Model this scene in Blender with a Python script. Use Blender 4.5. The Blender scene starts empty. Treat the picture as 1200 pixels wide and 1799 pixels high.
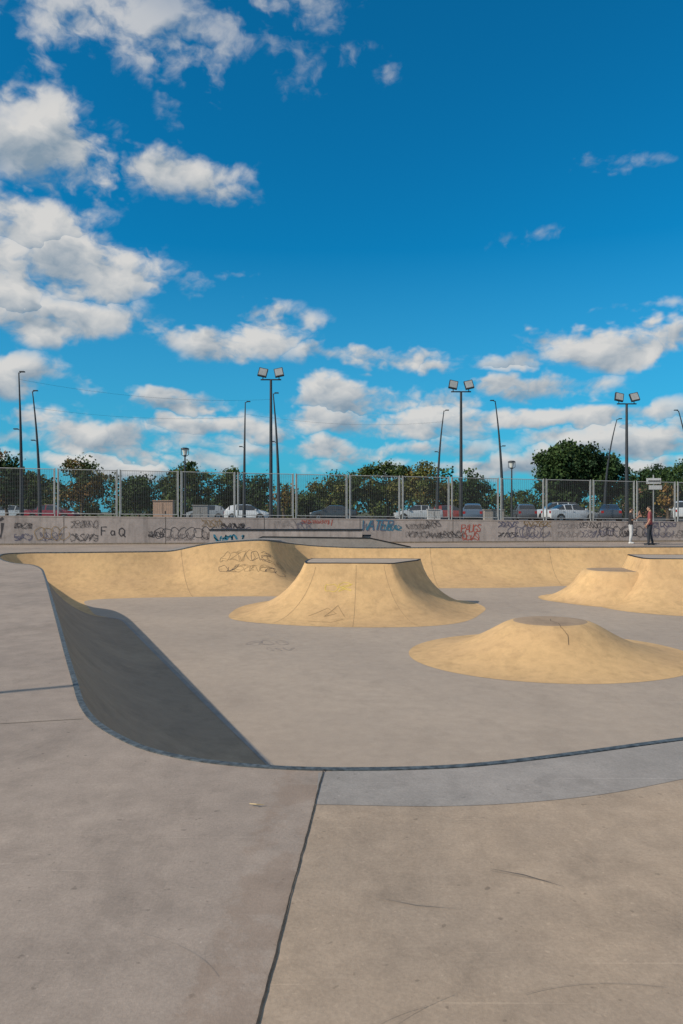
import bpy, bmesh, math, random
import numpy as np
from mathutils import Vector, Matrix
from mathutils.bvhtree import BVHTree
random.seed(7)
SC = bpy.context.scene
COL = SC.collection
F = 1300.0   # survey unit: bearings / elevations measured in 1/1300 slope from the camera station

# ------------------------------------------------------------------ node helpers
class NT:
    def __init__(s, tree): s.t = tree; s.n = tree.nodes; s.l = tree.links
    def put(s, sock, v):
        if isinstance(v, bpy.types.NodeSocket): s.l.new(v, sock)
        else:
            if isinstance(v, tuple) and len(v) == 3 and sock.type == 'RGBA': v = (*v, 1)
            sock.default_value = v
    def math(s, op, a, b=None, c=None, clamp=False):
        n = s.n.new('ShaderNodeMath'); n.operation = op; n.use_clamp = clamp
        for i, v in enumerate((a, b, c)):
            if v is not None: s.put(n.inputs[i], v)
        return n.outputs[0]
    def vmath(s, op, a, b=None):
        n = s.n.new('ShaderNodeVectorMath'); n.operation = op
        s.put(n.inputs[0], a)
        if b is not None: s.put(n.inputs[1], b)
        return n.outputs[0]
    def mix(s, f, a, b, mode='MIX'):
        n = s.n.new('ShaderNodeMix'); n.data_type = 'RGBA'; n.blend_type = mode; n.clamp_result = False
        s.put(n.inputs[0], f); s.put(n.inputs[6], a); s.put(n.inputs[7], b)
        return n.outputs[2]
    def ramp(s, v, lo, hi, a=0.0, b=1.0, smooth=True):
        n = s.n.new('ShaderNodeMapRange'); n.clamp = True
        n.interpolation_type = 'SMOOTHSTEP' if smooth else 'LINEAR'
        s.put(n.inputs[0], v); s.put(n.inputs[1], lo); s.put(n.inputs[2], hi); s.put(n.inputs[3], a); s.put(n.inputs[4], b)
        return n.outputs[0]
    def noise(s, vec, scale, detail=4, rough=.5, dist=0.0, dim='3D'):
        n = s.n.new('ShaderNodeTexNoise'); n.noise_dimensions = dim; s.put(n.inputs['Vector'], vec)
        n.inputs['Scale'].default_value = scale; n.inputs['Detail'].default_value = detail
        n.inputs['Roughness'].default_value = rough; n.inputs['Distortion'].default_value = dist
        return n.outputs[0]
    def mapping(s, vec, scale=(1, 1, 1), rot=(0, 0, 0), loc=(0, 0, 0)):
        n = s.n.new('ShaderNodeMapping'); s.put(n.inputs[0], vec)
        n.inputs['Scale'].default_value = scale; n.inputs['Rotation'].default_value = rot; n.inputs['Location'].default_value = loc
        return n.outputs[0]

def newmat(name):
    m = bpy.data.materials.new(name); m.use_nodes = True
    t = NT(m.node_tree); b = m.node_tree.nodes['Principled BSDF']
    return m, t, b

def plain(name, col, rough=.6, metal=0.0, var=.12, scale=8, spec=.5):
    m, t, b = newmat(name)
    tc = t.n.new('ShaderNodeTexCoord').outputs['Object']
    n = t.noise(tc, scale, 2, .6)
    f = t.ramp(n, .3, .7, 1 - var, 1 + var, False)
    v = t.vmath('SCALE', (col[0], col[1], col[2]))
    t.l.new(f, v.node.inputs['Scale'])
    t.l.new(v, b.inputs['Base Color'])
    b.inputs['Roughness'].default_value = rough; b.inputs['Metallic'].default_value = metal
    b.inputs['Specular IOR Level'].default_value = spec
    return m

def concrete(name, c1, c2, blot=.45, mottle=.10, spots=.25, scratch=.15, bump=.2, stain=None, rough=.85, streak=0.0, patchd=.88, grain=.12):
    m, t, b = newmat(name)
    tc = t.n.new('ShaderNodeTexCoord').outputs['Object']
    big = t.noise(tc, blot, 5, .6, .2)
    col = t.mix(t.ramp(big, .35, .65), (*c1, 1), (*c2, 1))
    med = t.noise(tc, 4.0, 9, .72)
    f = t.ramp(med, .30, .70, 1 - mottle * 1.3, 1 + mottle, False)
    fine = t.noise(tc, 60, 4, .8)
    f2 = t.ramp(fine, .32, .68, 1 - grain, 1 + grain * .9, False)
    patch = t.noise(t.mapping(tc, (1, .6, 1), (0, 0, .5)), 1.3, 8, .74, .25)
    f3 = t.ramp(patch, .50, .62, 1, patchd)
    f = t.math('MULTIPLY', t.math('MULTIPLY', f, f2), f3)
    if spots:
        sp = t.noise(tc, 17, 2, .55)
        f = t.math('MULTIPLY', f, t.ramp(sp, .68, .75, 1, 1 - spots))
        sp2 = t.noise(t.mapping(tc, (1, 1, 1), (0, 0, 0), (4, 9, 0)), 34, 1, .5)
        f = t.math('MULTIPLY', f, t.ramp(sp2, .72, .77, 1, 1 + spots * .6))
    if scratch:
        for rot, off in ((.4, 0), (-.7, 11)):
            sv = t.noise(t.mapping(tc, (.55, 26, 1), (0, 0, rot), (off, off, 0)), 1.6, 1, .5)
            f = t.math('MULTIPLY', f, t.ramp(sv, .735, .76, 1, 1 + scratch))
    if streak:
        st = t.noise(t.mapping(tc, (2.2, 2.2, .25)), 2.0, 4, .6, .2)
        f = t.math('MULTIPLY', f, t.ramp(st, .45, .7, 1, 1 - streak))
    v = t.vmath('SCALE', col); t.l.new(f, v.node.inputs['Scale'])
    out = v
    if stain:   # damp stain that follows an expansion joint: line x = a + k*y
        a, k, w = stain
        sx = t.n.new('ShaderNodeSeparateXYZ'); t.l.new(tc, sx.inputs[0])
        d = t.math('SUBTRACT', t.math('ADD', t.math('MULTIPLY', sx.outputs[1], k), a), sx.outputs[0])
        dn = t.math('ADD', d, t.math('MULTIPLY', t.math('SUBTRACT', t.noise(tc, 7, 7, .72), .5), .30))
        msk = t.math('MULTIPLY', t.ramp(dn, w, w * .75), t.ramp(dn, -.02, .02))
        msk = t.math('MULTIPLY', msk, t.ramp(t.noise(tc, 2.2, 7, .7), .42, .54))
        out = t.mix(t.math('MULTIPLY', msk, .34), out, (c1[0] * .60, c1[1] * .50, c1[2] * .42, 1))
    t.l.new(out, b.inputs['Base Color'])
    b.inputs['Roughness'].default_value = rough; b.inputs['Specular IOR Level'].default_value = .25
    bp = t.n.new('ShaderNodeBump'); bp.inputs['Strength'].default_value = bump; bp.inputs['Distance'].default_value = .02
    t.l.new(fine, bp.inputs['Height'])
    t.l.new(bp.outputs[0], b.inputs['Normal'])
    return m

def leafmat(name):
    m, t, b = newmat(name)
    a = t.n.new('ShaderNodeAttribute'); a.attribute_name = 'Col'
    t.l.new(a.outputs['Color'], b.inputs['Base Color'])
    b.inputs['Roughness'].default_value = .7; b.inputs['Specular IOR Level'].default_value = .2
    return m

# ------------------------------------------------------------------ mesh helpers
class MB:
    def __init__(s): s.v = []; s.f = []; s.m = []
    def face(s, pts, mat=0):
        b = len(s.v); s.v += [tuple(p) for p in pts]; s.f.append(tuple(range(b, b + len(pts)))); s.m.append(mat)
    def box(s, lo, hi, mat=0, M=None):
        x0, y0, z0 = lo; x1, y1, z1 = hi
        p = [(x0, y0, z0), (x1, y0, z0), (x1, y1, z0), (x0, y1, z0), (x0, y0, z1), (x1, y0, z1), (x1, y1, z1), (x0, y1, z1)]
        if M is not None: p = [tuple(M @ Vector(q)) for q in p]
        b = len(s.v); s.v += p
        for q in ((0, 3, 2, 1), (4, 5, 6, 7), (0, 1, 5, 4), (1, 2, 6, 5), (2, 3, 7, 6), (3, 0, 4, 7)):
            s.f.append(tuple(b + i for i in q)); s.m.append(mat)
    def tube(s, pts, rad, n=8, mat=0, cap=True, flat=1.0):
        pts = [Vector(p) for p in pts]
        if not hasattr(rad, '__len__'): rad = [rad] * len(pts)
        b = len(s.v); k = len(pts); prev = None
        for i, p in enumerate(pts):
            d = (pts[min(i + 1, k - 1)] - pts[max(i - 1, 0)]).normalized()
            if prev is None:
                u = d.cross(Vector((0, 0, 1)))
                if u.length < .05: u = d.cross(Vector((0, 1, 0)))
                u.normalize()
            else:
                u = (prev - d * prev.dot(d)).normalized()
            prev = u; w = d.cross(u)
            for j in range(n):
                a = 2 * math.pi * j / n
                s.v.append(tuple(p + (u * math.cos(a) + w * math.sin(a) * flat) * rad[i]))
        for i in range(k - 1):
            for j in range(n):
                s.f.append((b + i * n + j, b + i * n + (j + 1) % n, b + (i + 1) * n + (j + 1) % n, b + (i + 1) * n + j)); s.m.append(mat)
        if cap:
            s.f.append(tuple(b + j for j in range(n))[::-1]); s.m.append(mat)
            s.f.append(tuple(b + (k - 1) * n + j for j in range(n))); s.m.append(mat)
    def sphere(s, c, r, mat=0, nu=12, nv=8, M=None):
        if not hasattr(r, '__len__'): r = (r, r, r)
        b = len(s.v)
        for i in range(nv + 1):
            th = math.pi * i / nv
            for j in range(nu):
                ph = 2 * math.pi * j / nu
                q = Vector((r[0] * math.sin(th) * math.cos(ph), r[1] * math.sin(th) * math.sin(ph), r[2] * math.cos(th)))
                if M is not None: q = M @ q
                s.v.append(tuple(Vector(c) + q))
        for i in range(nv):
            for j in range(nu):
                s.f.append((b + i * nu + j, b + (i + 1) * nu + j, b + (i + 1) * nu + (j + 1) % nu, b + i * nu + (j + 1) % nu)); s.m.append(mat)
    def obj(s, name, mats, smooth=False, parent=None, loc=None, rotz=0):
        me = bpy.data.meshes.new(name); me.from_pydata(s.v, [], s.f)
        for m in mats: me.materials.append(m)
        me.polygons.foreach_set('material_index', s.m)
        me.polygons.foreach_set('use_smooth', [smooth] * len(s.f))
        me.update()
        o = bpy.data.objects.new(name, me); COL.objects.link(o)
        if parent: o.parent = parent
        if loc is not None: o.location = loc
        o.rotation_euler[2] = rotz
        return o

def autosmooth(o, ang=35):
    bm = bmesh.new(); bm.from_mesh(o.data)
    bmesh.ops.remove_doubles(bm, verts=bm.verts, dist=1e-5)
    bmesh.ops.recalc_face_normals(bm, faces=bm.faces)
    for e in bm.edges:
        if len(e.link_faces) == 2: e.smooth = e.calc_face_angle(0) < math.radians(ang)
    for f in bm.faces: f.smooth = True
    bm.to_mesh(o.data); bm.free()

def catmull(P, n, closed=True):
    P = [np.array(p, float) for p in P]; k = len(P); out = []
    rng = range(k) if closed else range(k - 1)
    for i in rng:
        if closed: p0, p1, p2, p3 = P[(i - 1) % k], P[i], P[(i + 1) % k], P[(i + 2) % k]
        else: p0, p1, p2, p3 = P[max(i - 1, 0)], P[i], P[i + 1], P[min(i + 2, k - 1)]
        for j in range(n):
            t = j / n
            L = np.linalg.norm(p2[:2] - p1[:2]); m1 = (p2 - p0); m2 = (p3 - p1)
            m1 = m1 / max(np.linalg.norm(m1[:2]), 1e-6) * L; m2 = m2 / max(np.linalg.norm(m2[:2]), 1e-6) * L
            h = ((2*t**3-3*t**2+1) * p1 + (t**3-2*t**2+t) * m1 + (-2*t**3+3*t**2) * p2 + (t**3-t**2) * m2)
            out.append(h)
    if not closed: out.append(P[-1])
    return out

# ------------------------------------------------------------------ materials
M_deckL = concrete('concrete_deck_grey', (.355, .290, .245), (.295, .243, .208), stain=(-.405, .0672, .30), mottle=.13, patchd=.87, spots=.3)
M_deckR = concrete('concrete_slab_tan', (.405, .310, .230), (.335, .264, .205), mottle=.14, patchd=.87, spots=.3)
M_band = concrete('concrete_apron_bluegrey', (.32, .29, .27), (.27, .25, .235), mottle=.11)
M_floor = concrete('bowl_floor_concrete', (.40, .33, .27), (.355, .295, .245), blot=.22, spots=.12, scratch=.06, mottle=.08, patchd=.93)
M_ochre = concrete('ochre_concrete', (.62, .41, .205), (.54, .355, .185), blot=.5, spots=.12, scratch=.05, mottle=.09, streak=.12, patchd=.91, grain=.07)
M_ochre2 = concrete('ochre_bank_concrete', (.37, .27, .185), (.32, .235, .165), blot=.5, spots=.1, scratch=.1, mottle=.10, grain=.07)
M_wall = concrete('wall_concrete', (.45, .385, .355), (.37, .32, .30), blot=.35, mottle=.12, streak=.22, scratch=0)
M_crack = plain('joint_dirt', (.045, .038, .032), .95, var=.4, scale=30)
M_seam = plain('joint_faint', (.22, .175, .13), .95, var=.3, scale=20)
M_seam2 = plain('joint_ochre', (.36, .24, .13), .95, var=.3, scale=20)
M_steel = plain('coping_steel', (.09, .105, .115), .6, .3, var=.6, scale=22)
M_dark = plain('dark_metal', (.02, .022, .026), .5, .5)
M_galv = plain('galvanised_steel', (.38, .39, .39), .5, .4, var=.15)
M_pole = plain('pole_paint', (.035, .042, .05), .55, .3)
M_lamp = plain('lamp_glass', (.62, .64, .62), .2)
M_asph = concrete('asphalt', (.055, .055, .057), (.045, .045, .048), spots=.1, scratch=0)
M_earth = concrete('dry_grass_ground', (.10, .095, .045), (.075, .085, .035), blot=.1, mottle=.3, scratch=0)
M_bark = plain('bark', (.09, .065, .045), .9, var=.35, scale=10)
M_leaf = leafmat('foliage')

# ------------------------------------------------------------------ bowl
H = 1.5
PTS = [  # coping x, y, z, floor x, y
 (-2.55,7.05,0,-.41,8.0),(-4.21,10.95,0,-2.15,11.9),(-6.1,15.4,0,-4.1,16.3),(-7.6,18.9,0,-5.65,19.8),(-8.5,20.9,0,-6.35,21.3),
 (-9.4,22.4,0,-6.9,21.8),(-10.3,23.2,0,-7.4,22.3),(-11.5,25,0,-8.2,24),(-12.6,27.3,0,-8.8,25.3),(-12.9,28.6,0,-8.9,25.9),
 (-12.2,29.2,0,-8.6,26.3),(-10.5,29.5,0,-7.8,26.6),(-9.1,29.8,0,-7,26.8),(-7.5,30.2,0,-6.2,26.9),(-6.9,30.3,.03,-5.6,27),
 (-5.6,30.3,.30,-4.9,27.1),(-4.4,30.3,.42,-4.1,27.2),(-3.4,30.3,.47,-3.1,27.2),(-2.9,30.5,.44,-1.9,27.3),(-2.75,31.0,.40,-1.0,28.1),
 (-2.65,31.9,.33,-.35,29.1),(-2.3,32.9,.22,.2,29.9),(-1.1,33.35,.08,.9,30.15),(1,33.4,0,1.7,30.2),(4,33.5,0,4,30.1),(7,33.7,0,7,30.3),
 (9.5,33.9,0,9.3,31.0),(12,34.0,0,12,31.0),(18,34.4,0,17.5,31.5),(24,34,0,21.5,31),(26,31,0,23.5,29),(26,20,0,23.8,20),(24,13,0,22,15),
 (20,10.2,0,19,12.6),(12,8.0,0,11,10.4),(6,6.3,0,5.2,8.6),(3.8,5.66,0,3.1,7.9),(2.4,5.2,0,1.9,7.45),(1.29,4.80,0,1.0,7.1),
 (.71,4.64,0,.75,7),(.07,4.59,0,.45,6.95),(-.46,4.63,0,.25,6.98),(-.99,4.79,0,.05,7.05),(-1.44,5.1,0,-.1,7.2),(-1.98,5.8,0,-.25,7.5)]
NS = 8
Cc = catmull([p[:3] for p in PTS], NS)
Bc = catmull([(p[3], p[4], 0) for p in PTS], NS)
NP = len(Cc)
RW = 2.2; RR = (RW**2 + H**2) / (2 * H)
def arc(t):  # t=0 floor .. 1 lip -> 0..1
    return (RR - math.sqrt(RR**2 - (RW * t)**2)) / H
K = 18
mb = MB()
for k in range(K + 1):
    t = 1 - k / K
    for i in range(NP):
        c, b = Cc[i], Bc[i]; a = arc(t)
        mb.v.append((b[0] + (c[0]-b[0]) * t, b[1] + (c[1]-b[1]) * t, -H + a * (H + c[2])))
for k in range(K):
    for i in range(NP):
        j = (i + 1) % NP
        seg = i // NS
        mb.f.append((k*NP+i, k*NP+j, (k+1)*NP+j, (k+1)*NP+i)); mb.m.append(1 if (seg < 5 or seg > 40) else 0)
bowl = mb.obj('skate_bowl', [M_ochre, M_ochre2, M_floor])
bm = bmesh.new(); bm.from_mesh(bowl.data)
bm.verts.ensure_lookup_table()
ring = [bm.verts[K*NP+i] for i in range(NP)]
edges = []
for i in range(NP):
    e = bm.edges.get((ring[i], ring[(i+1) % NP])); edges.append(e)
r = bmesh.ops.triangle_fill(bm, use_beauty=True, use_dissolve=False, edges=edges)
for f in r['geom']:
    if isinstance(f, bmesh.types.BMFace): f.material_index = 2
bmesh.ops.recalc_face_normals(bm, faces=bm.faces)
bm.normal_update()
fz = [f for f in bm.faces if f.material_index == 2]
if fz and fz[0].normal.z < 0: bmesh.ops.reverse_faces(bm, faces=bm.faces)
for f in bm.faces: f.smooth = f.material_index != 2
bm.to_mesh(bowl.data); bm.free()

def nrm2(P, i):
    a = P[(i-1) % len(P)]; b = P[(i+1) % len(P)]
    d = np.array([b[0]-a[0], b[1]-a[1]]); d /= max(np.linalg.norm(d), 1e-9)
    return np.array([d[1], -d[0]])   # right of travel
def coping(name, P, parent, sgn=1, wo=.03, wi=.025, top=.008, drop=.05, mat=M_steel):
    m = MB(); n = len(P)
    for i in range(n):
        q = nrm2(P, i) * sgn; z = P[i][2]
        for (o, dz) in ((-wo, -.01), (-wo, top), (wi, top), (wi, -drop)):
            m.v.append((P[i][0] + q[0]*o, P[i][1] + q[1]*o, z + dz))
    for i in range(n):
        j = (i+1) % n
        for a in range(3):
            m.f.append((i*4+a, i*4+a+1, j*4+a+1, j*4+a)); m.m.append(0)
    return m.obj(name, [mat], parent=parent)
coping('coping', Cc, bowl, 1, wo=.02, wi=.028, drop=.07)

def ribbon(m, pts, w, nrm=(0, 0, 1), mat=0):
    pts = [Vector(p) for p in pts]; nv = Vector(nrm); b = len(m.v); k = len(pts)
    for i, p in enumerate(pts):
        d = (pts[min(i+1, k-1)] - pts[max(i-1, 0)])
        if d.length < 1e-7: d = Vector((1, 0, 0))
        s = d.normalized().cross(nv).normalized()
        ww = w[i] if hasattr(w, '__len__') else w
        m.v.append(tuple(p + s*ww/2)); m.v.append(tuple(p - s*ww/2))
    for i in range(k-1):
        m.f.append((b+2*i, b+2*i+1, b+2*i+3, b+2*i+2)); m.m.append(mat)

seam = MB()
def bowlpt(i, t, off=.004):
    c, b = Cc[i % NP], Bc[i % NP]
    return (b[0] + (c[0]-b[0])*t, b[1] + (c[1]-b[1])*t, -H + arc(t)*(H+c[2]) + off)
for seg in (14*NS+2, 26*NS, 24*NS, 28*NS):
    ribbon(seam, [bowlpt(seg, 1 - k/14, .006) for k in range(15)], .018, (0, -.8, .6), 1)
for a, b in (((-6.2, 24.5), (9, 25.3)), ((7.5, 7.4), (5.6, 9.6))):
    ribbon(seam, [(a[0], a[1], -H+.004), (b[0], b[1], -H+.004)], .012)
seam.obj('joints', [M_seam, M_seam2], parent=bowl)
foot = MB()
ribbon(foot, [(Bc[i][0], Bc[i][1], -H+.005) for i in list(range(0, 5*NS))], .08)  # bluish edge of the bank's shadow, painted on as a thin strip
foot.obj('bank_foot_shadow_edge', [M_band], parent=bowl)

# ------------------------------------------------------------------ islands
def loft(name, pairs, ztop, mat, cop=True, prof=arc, K=14, topmat=None, smoothtop=False):
    B = catmull([(p[0], p[1], 0) for p in pairs], 6)
    if smoothtop: T = catmull([(p[2], p[3], 0) for p in pairs], 6)
    else:
        T = []
        for i in range(len(pairs)):
            a = np.array(pairs[i][2:4]); b = np.array(pairs[(i+1) % len(pairs)][2:4])
            for j in range(6): q = a + (b-a)*j/6; T.append(np.array([q[0], q[1], 0]))
    n = len(B); m = MB(); hh = ztop + H
    for k in range(K+1):
        t = k/K
        for i in range(n):
            m.v.append((B[i][0] + (T[i][0]-B[i][0])*t, B[i][1] + (T[i][1]-B[i][1])*t, -H + .003 + prof(t)*(hh-.003)))
    for k in range(K):
        for i in range(n):
            j = (i+1) % n
            m.f.append((k*n+i, k*n+j, (k+1)*n+j, (k+1)*n+i)); m.m.append(0)
    b0 = len(m.v)
    for i in range(n): m.v.append(m.v[K*n+i])
    m.f.append(tuple(b0+i for i in range(n))); m.m.append(1)
    o = m.obj(name, [mat, topmat or M_floor], smooth=True)
    if cop:
        P = [np.array([t[0], t[1], ztop]) for t in T]
        coping('coping', P, o, 1, .05, .012, .006, .035, M_dark)
    return o
PY = [(-3.1,21.3,-1.1,22.9),(-1.5,20.3,-.6,22.85),(.2,19.9,.3,22.8),(1.9,19.95,1.1,22.74),(2.95,20.4,1.5,22.68),(3.6,21.1,1.64,22.76),(4.15,22.3,1.95,23.3),
      (4.65,24,2.5,24.2),(4.3,25.8,2.65,24.8),(2.8,26.8,2,24.95),(0,26.8,0,25),(-2,26.3,-1.0,25),(-3.1,24.8,-1.1,24.4),(-3.4,23,-1.15,23.5)]
pyr = loft('skate_pyramid', PY, .03, M_ochre)
RP = [(8.4,24.6,10.3,25.3),(8.9,23.0,10.4,25.0),(10.2,22.0,11,24.9),(12,21.7,12.2,24.8),(14.5,21.8,14,24.6),(16.3,24,14.2,25.4),(16.3,27.5,14.4,27),
      (14,29.3,13,27.2),(11,29.3,11.4,27.3),(9,28.5,10.6,27.4),(8.4,26.4,10.4,26.3)]
rp = loft('skate_platform', RP, .03, M_ochre)
LP = [(7.1,26.3,8.75,26.1),(7.6,25.2,8.9,25.6),(8.4,24.2,9.5,25.3),(9.6,23.8,10.2,25.2),(11,24.2,10.7,25.3),(11.4,26,10.9,26),(11,28.2,10.6,27),(9.2,28.5,9.6,27.1),(7.5,27.6,8.9,26.8)]
def soft(t):
    a = t**1.9; return a if t < .75 else min(1, .75**1.9 + (1 - .75**1.9) * math.sin((t-.75)/.25*math.pi/2))
lp = loft('skate_hump', LP, -.44, M_ochre, cop=False, prof=soft, K=18, topmat=M_ochre2, smoothtop=True)
m = MB(); prof = [(2.95,.003),(2.75,.012),(2.5,.04),(2.25,.085),(2.0,.15),(1.75,.235),(1.5,.345),(1.3,.45),(1.12,.555),(.98,.635),(.86,.685),(.76,.71),(.6,.722),(.3,.728)]
n = 64
for r_, z_ in prof:
    for j in range(n):
        a = 2*math.pi*j/n; wob = 1 + .025*math.sin(2*a+.6)
        m.v.append((4.55 + r_*math.cos(a)*1.03*wob, 16.15 + r_*math.sin(a)*.97*wob, -H + z_*1.02))
for k in range(len(prof)-1):
    for j in range(n):
        m.f.append((k*n+j, k*n+(j+1) % n, (k+1)*n+(j+1) % n, (k+1)*n+j)); m.m.append(0 if k < len(prof)-3 else 1)
m.f.append(tuple((len(prof)-1)*n+j for j in range(n))); m.m.append(1)
volc = m.obj('skate_volcano', [M_ochre, M_ochre2], smooth=True)

def bvh(o):
    return BVHTree.FromPolygons([tuple(v.co) for v in o.data.vertices], [tuple(p.vertices) for p in o.data.polygons])
def drape(tree, strokes, w, mb_, off=.006, mat=0):
    for st in strokes:
        pts = []; ns = []
        for i in range(len(st)-1):
            a, b = st[i], st[i+1]; q = max(2, int(math.hypot(b[0]-a[0], b[1]-a[1])/.05))
            for j in range(q): pts.append((a[0]+(b[0]-a[0])*j/q, a[1]+(b[1]-a[1])*j/q))
        pts.append(st[-1]); P = []
        for p in pts:
            hit = tree.ray_cast(Vector((p[0], p[1], 5)), Vector((0, 0, -1)))
            if hit[0] is not None:
                nn = hit[1] if hit[1].z > 0 else -hit[1]
                P.append(hit[0] + nn*off); ns.append(nn)
        if len(P) > 1:
            nn = sum(ns, Vector())/len(ns)
            ribbon(mb_, P, w, nn, mat)
T_p, T_v, T_b = bvh(pyr), bvh(volc), bvh(bowl)
d = MB(); drape(T_p, [[(.45,22.75),(.3,19.95)], [(1.3,22.68),(2.1,20.0)], [(-.8,22.8),(-1.9,20.6)]], .012, d, .004)
d.obj('seams', [M_seam2], parent=pyr)
d = MB(); drape(T_v, [[(4.60,16.3),(4.52,16.0),(4.60,15.7),(4.55,15.35),(4.62,15.1),(4.56,14.85)]], .011, d)
drape(T_v, [[(4.3,15.75),(4.55,15.65)], [(4.8,15.72),(4.6,15.66)]], .008, d)
d.obj('crack', [plain('hairline_crack', (.13, .09, .055), .95)], parent=volc)

# ------------------------------------------------------------------ deck with hole
bm = bmesh.new()
inner = [bm.verts.new((c[0], c[1], 0)) for c in Cc]
def wy(x): return 35.9 + .1168*(x + 16.6)
outer = [bm.verts.new(p) for p in ((-60, -30, 0), (60, -30, 0), (60, wy(60), 0), (-60, wy(-60), 0))]
ed = [bm.edges.new((inner[i], inner[(i+1) % NP])) for i in range(NP)] + [bm.edges.new((outer[i], outer[(i+1) % 4])) for i in range(4)]
bmesh.ops.triangle_fill(bm, use_beauty=True, use_dissolve=False, edges=ed)
for f in bm.faces:
    if f.normal.z < 0: f.normal_flip()
me = bpy.data.meshes.new('concrete_deck'); bm.to_mesh(me); bm.free(); me.materials.append(M_deckL)
deck = bpy.data.objects.new('concrete_deck', me); COL.objects.link(deck)
jx = lambda y: -.405 + .0672*y - .012     # expansion joint line
near = []
for i in range(35*NS, 41*NS+1):
    near.append((Cc[i][0], Cc[i][1]))
near = near[::-1]
near = [p for p in near if p[0] > jx(4.57)+.01]
outarc = catmull([(jx(4.04), 4.04), (.65, 4.02), (1.4, 4.16), (2.1, 4.45), (3.0, 4.85), (4.5, 5.3), (7, 6.1)], 8, closed=False)
q = MB(); NB = 60
near = [(jx(4.56), 4.56)] + near
for i in range(NB+1):
    x = jx(4.1) + (5.5-jx(4.1))*i/NB
    def yat(P):
        for a, b in zip(P[:-1], P[1:]):
            if a[0] <= x <= b[0]: return a[1] + (b[1]-a[1])*(x-a[0])/max(b[0]-a[0], 1e-6)
        return P[0][1] if x < P[0][0] else P[-1][1]
    q.v.append((x, yat(near)-.03, .004)); q.v.append((x, yat(outarc), .004))
for i in range(NB):
    q.f.append((2*i, 2*i+1, 2*i+3, 2*i+2)); q.m.append(0)
q.obj('apron_band', [M_band], parent=deck)
q2 = MB()
oa = [(p[0], p[1]) for p in outarc if p[0] > jx(4)+.01]
q2.face([(jx(-10), -10, .004), (40, -10, .004), (40, 8, .004)] + [(p[0], p[1]-.004, .004) for p in oa[::-1]] + [(jx(4.04), 4.036, .004)])
q2.obj('tan_slab', [M_deckR], parent=deck)
cr = MB(); rnd = random.Random(3)
pts = []; ws = []
y = -3; wob = 0; wd_ = .008
while y < 4.58:
    wob = wob*.8 + rnd.uniform(-.0012, .0012); wd_ = .7*wd_ + .3*rnd.uniform(.005, .011)
    pts.append((jx(y) + wob, y, .0085)); ws.append(wd_); y += .02
ribbon(cr, pts, ws)
cr.obj('expansion_joint', [M_crack], parent=deck)
cr = MB()
ribbon(cr, [(-14, 4.6, .004), (-9, 5.1, .004), (-2.6, 5.58, .004), (-2.0, 5.72, .004)], .010)
ribbon(cr, [(-26, 15.6, .004), (-6.2, 15.6, .004)], .012)
cr.obj('slab_joints', [M_seam], parent=deck)
M_mark = plain('scuff_dark', (.16, .125, .095), .9, var=.3); M_mark2 = plain('scuff_soft', (.29, .23, .18), .9, var=.15); M_blk = plain('scuff_black', (.06, .05, .045), .9)
mk = MB()
def sl(x, y, z=.010):
    dd = 1.6*F/(y); return ((x)*dd/F, dd, z)
ribbon(mk, [sl(260, 630), sl(320, 641), sl(391, 662)], [.001, .005, .001], mat=2)
ribbon(mk, [sl(262, 634), sl(330, 646), sl(380, 655)], [.001, .003, .001], mat=0)
ribbon(mk, [sl(60, 680), sl(130, 694), sl(200, 700)], [.001, .005, .001], mat=1)
for r0, c0, ta, tb in ((1.1, (1.1, 1.95), 2.3, 3.2), (.55, (.55, 2.1), 2.1, 3.3), (.5, (.9, 2.2), 1.2, 2.2), (.8, (-1.2, 2.4), .3, 1.0)):
    P = [(c0[0] + r0*math.cos(t), c0[1] + r0*math.sin(t)*.6, .010) for t in np.linspace(ta, tb, 24)]
    ribbon(mk, P, .0016, mat=1)
mk.obj('scuff_marks', [M_mark, M_mark2, M_blk], parent=deck)
tw = MB(); tw.tube([(-.50, 4.03, .012), (-.46, 4.01, .016), (-.42, 4.02, .010)], [.003, .004, .002], 5)
tw.obj('twig', [plain('dry_twig', (.5, .38, .22), .8)])

hm = MB(); idx = [i for i in range(NP) if Cc[i][2] > .004]
i0, i1 = idx[0]-1, idx[-1]+1
for i in range(i0, i1+1):
    c = Cc[i]; z = c[2]
    for (o, fz_) in ((0.0, 1), (1.4, 1.0), (2.6, .55), (4.0, 0)):
        yy = max(c[1] + o, 0)
        hm.v.append((c[0], yy, max(z*fz_, 0) + .004*(o < 3.9)))
for k in range(i1-i0):
    for a in range(3): hm.f.append((k*4+a, k*4+a+1, (k+1)*4+a+1, (k+1)*4+a)); hm.m.append(0)
hm.obj('raised_deck', [M_band], smooth=True, parent=bowl)
lg = MB()
lg.box((-6.1, 34.2, 0), (.95, 35.1, .74)); lg.box((-6.13, 34.17, .74), (.98, 35.13, .80), 1)
lg.box((.955, 34.4, 0), (1.35, 35.0, .48)); lg.box((.985, 34.37, .48), (1.38, 35.03, .53), 1)
led = lg.obj('grind_ledge', [M_wall, M_dark])
wd = MB()
def wedge(m, prof, y0, y1, mat):
    k = len(prof)
    b = len(m.v)
    for y in (y0, y1):
        for p in prof: m.v.append((p[0], y, p[1]))
    m.f.append(tuple(b+i for i in range(k))); m.m.append(mat)
    m.f.append(tuple(b+k+i for i in range(k))[::-1]); m.m.append(mat)
    for i in range(k):
        j = (i+1) % k; m.f.append((b+i, b+k+i, b+k+j, b+j)); m.m.append(mat)
wedge(wd, [(-4.6, .002), (3.1, .002), (1.3, .40), (-3.6, .46)], 33.62, 34.1, 0)
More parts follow.
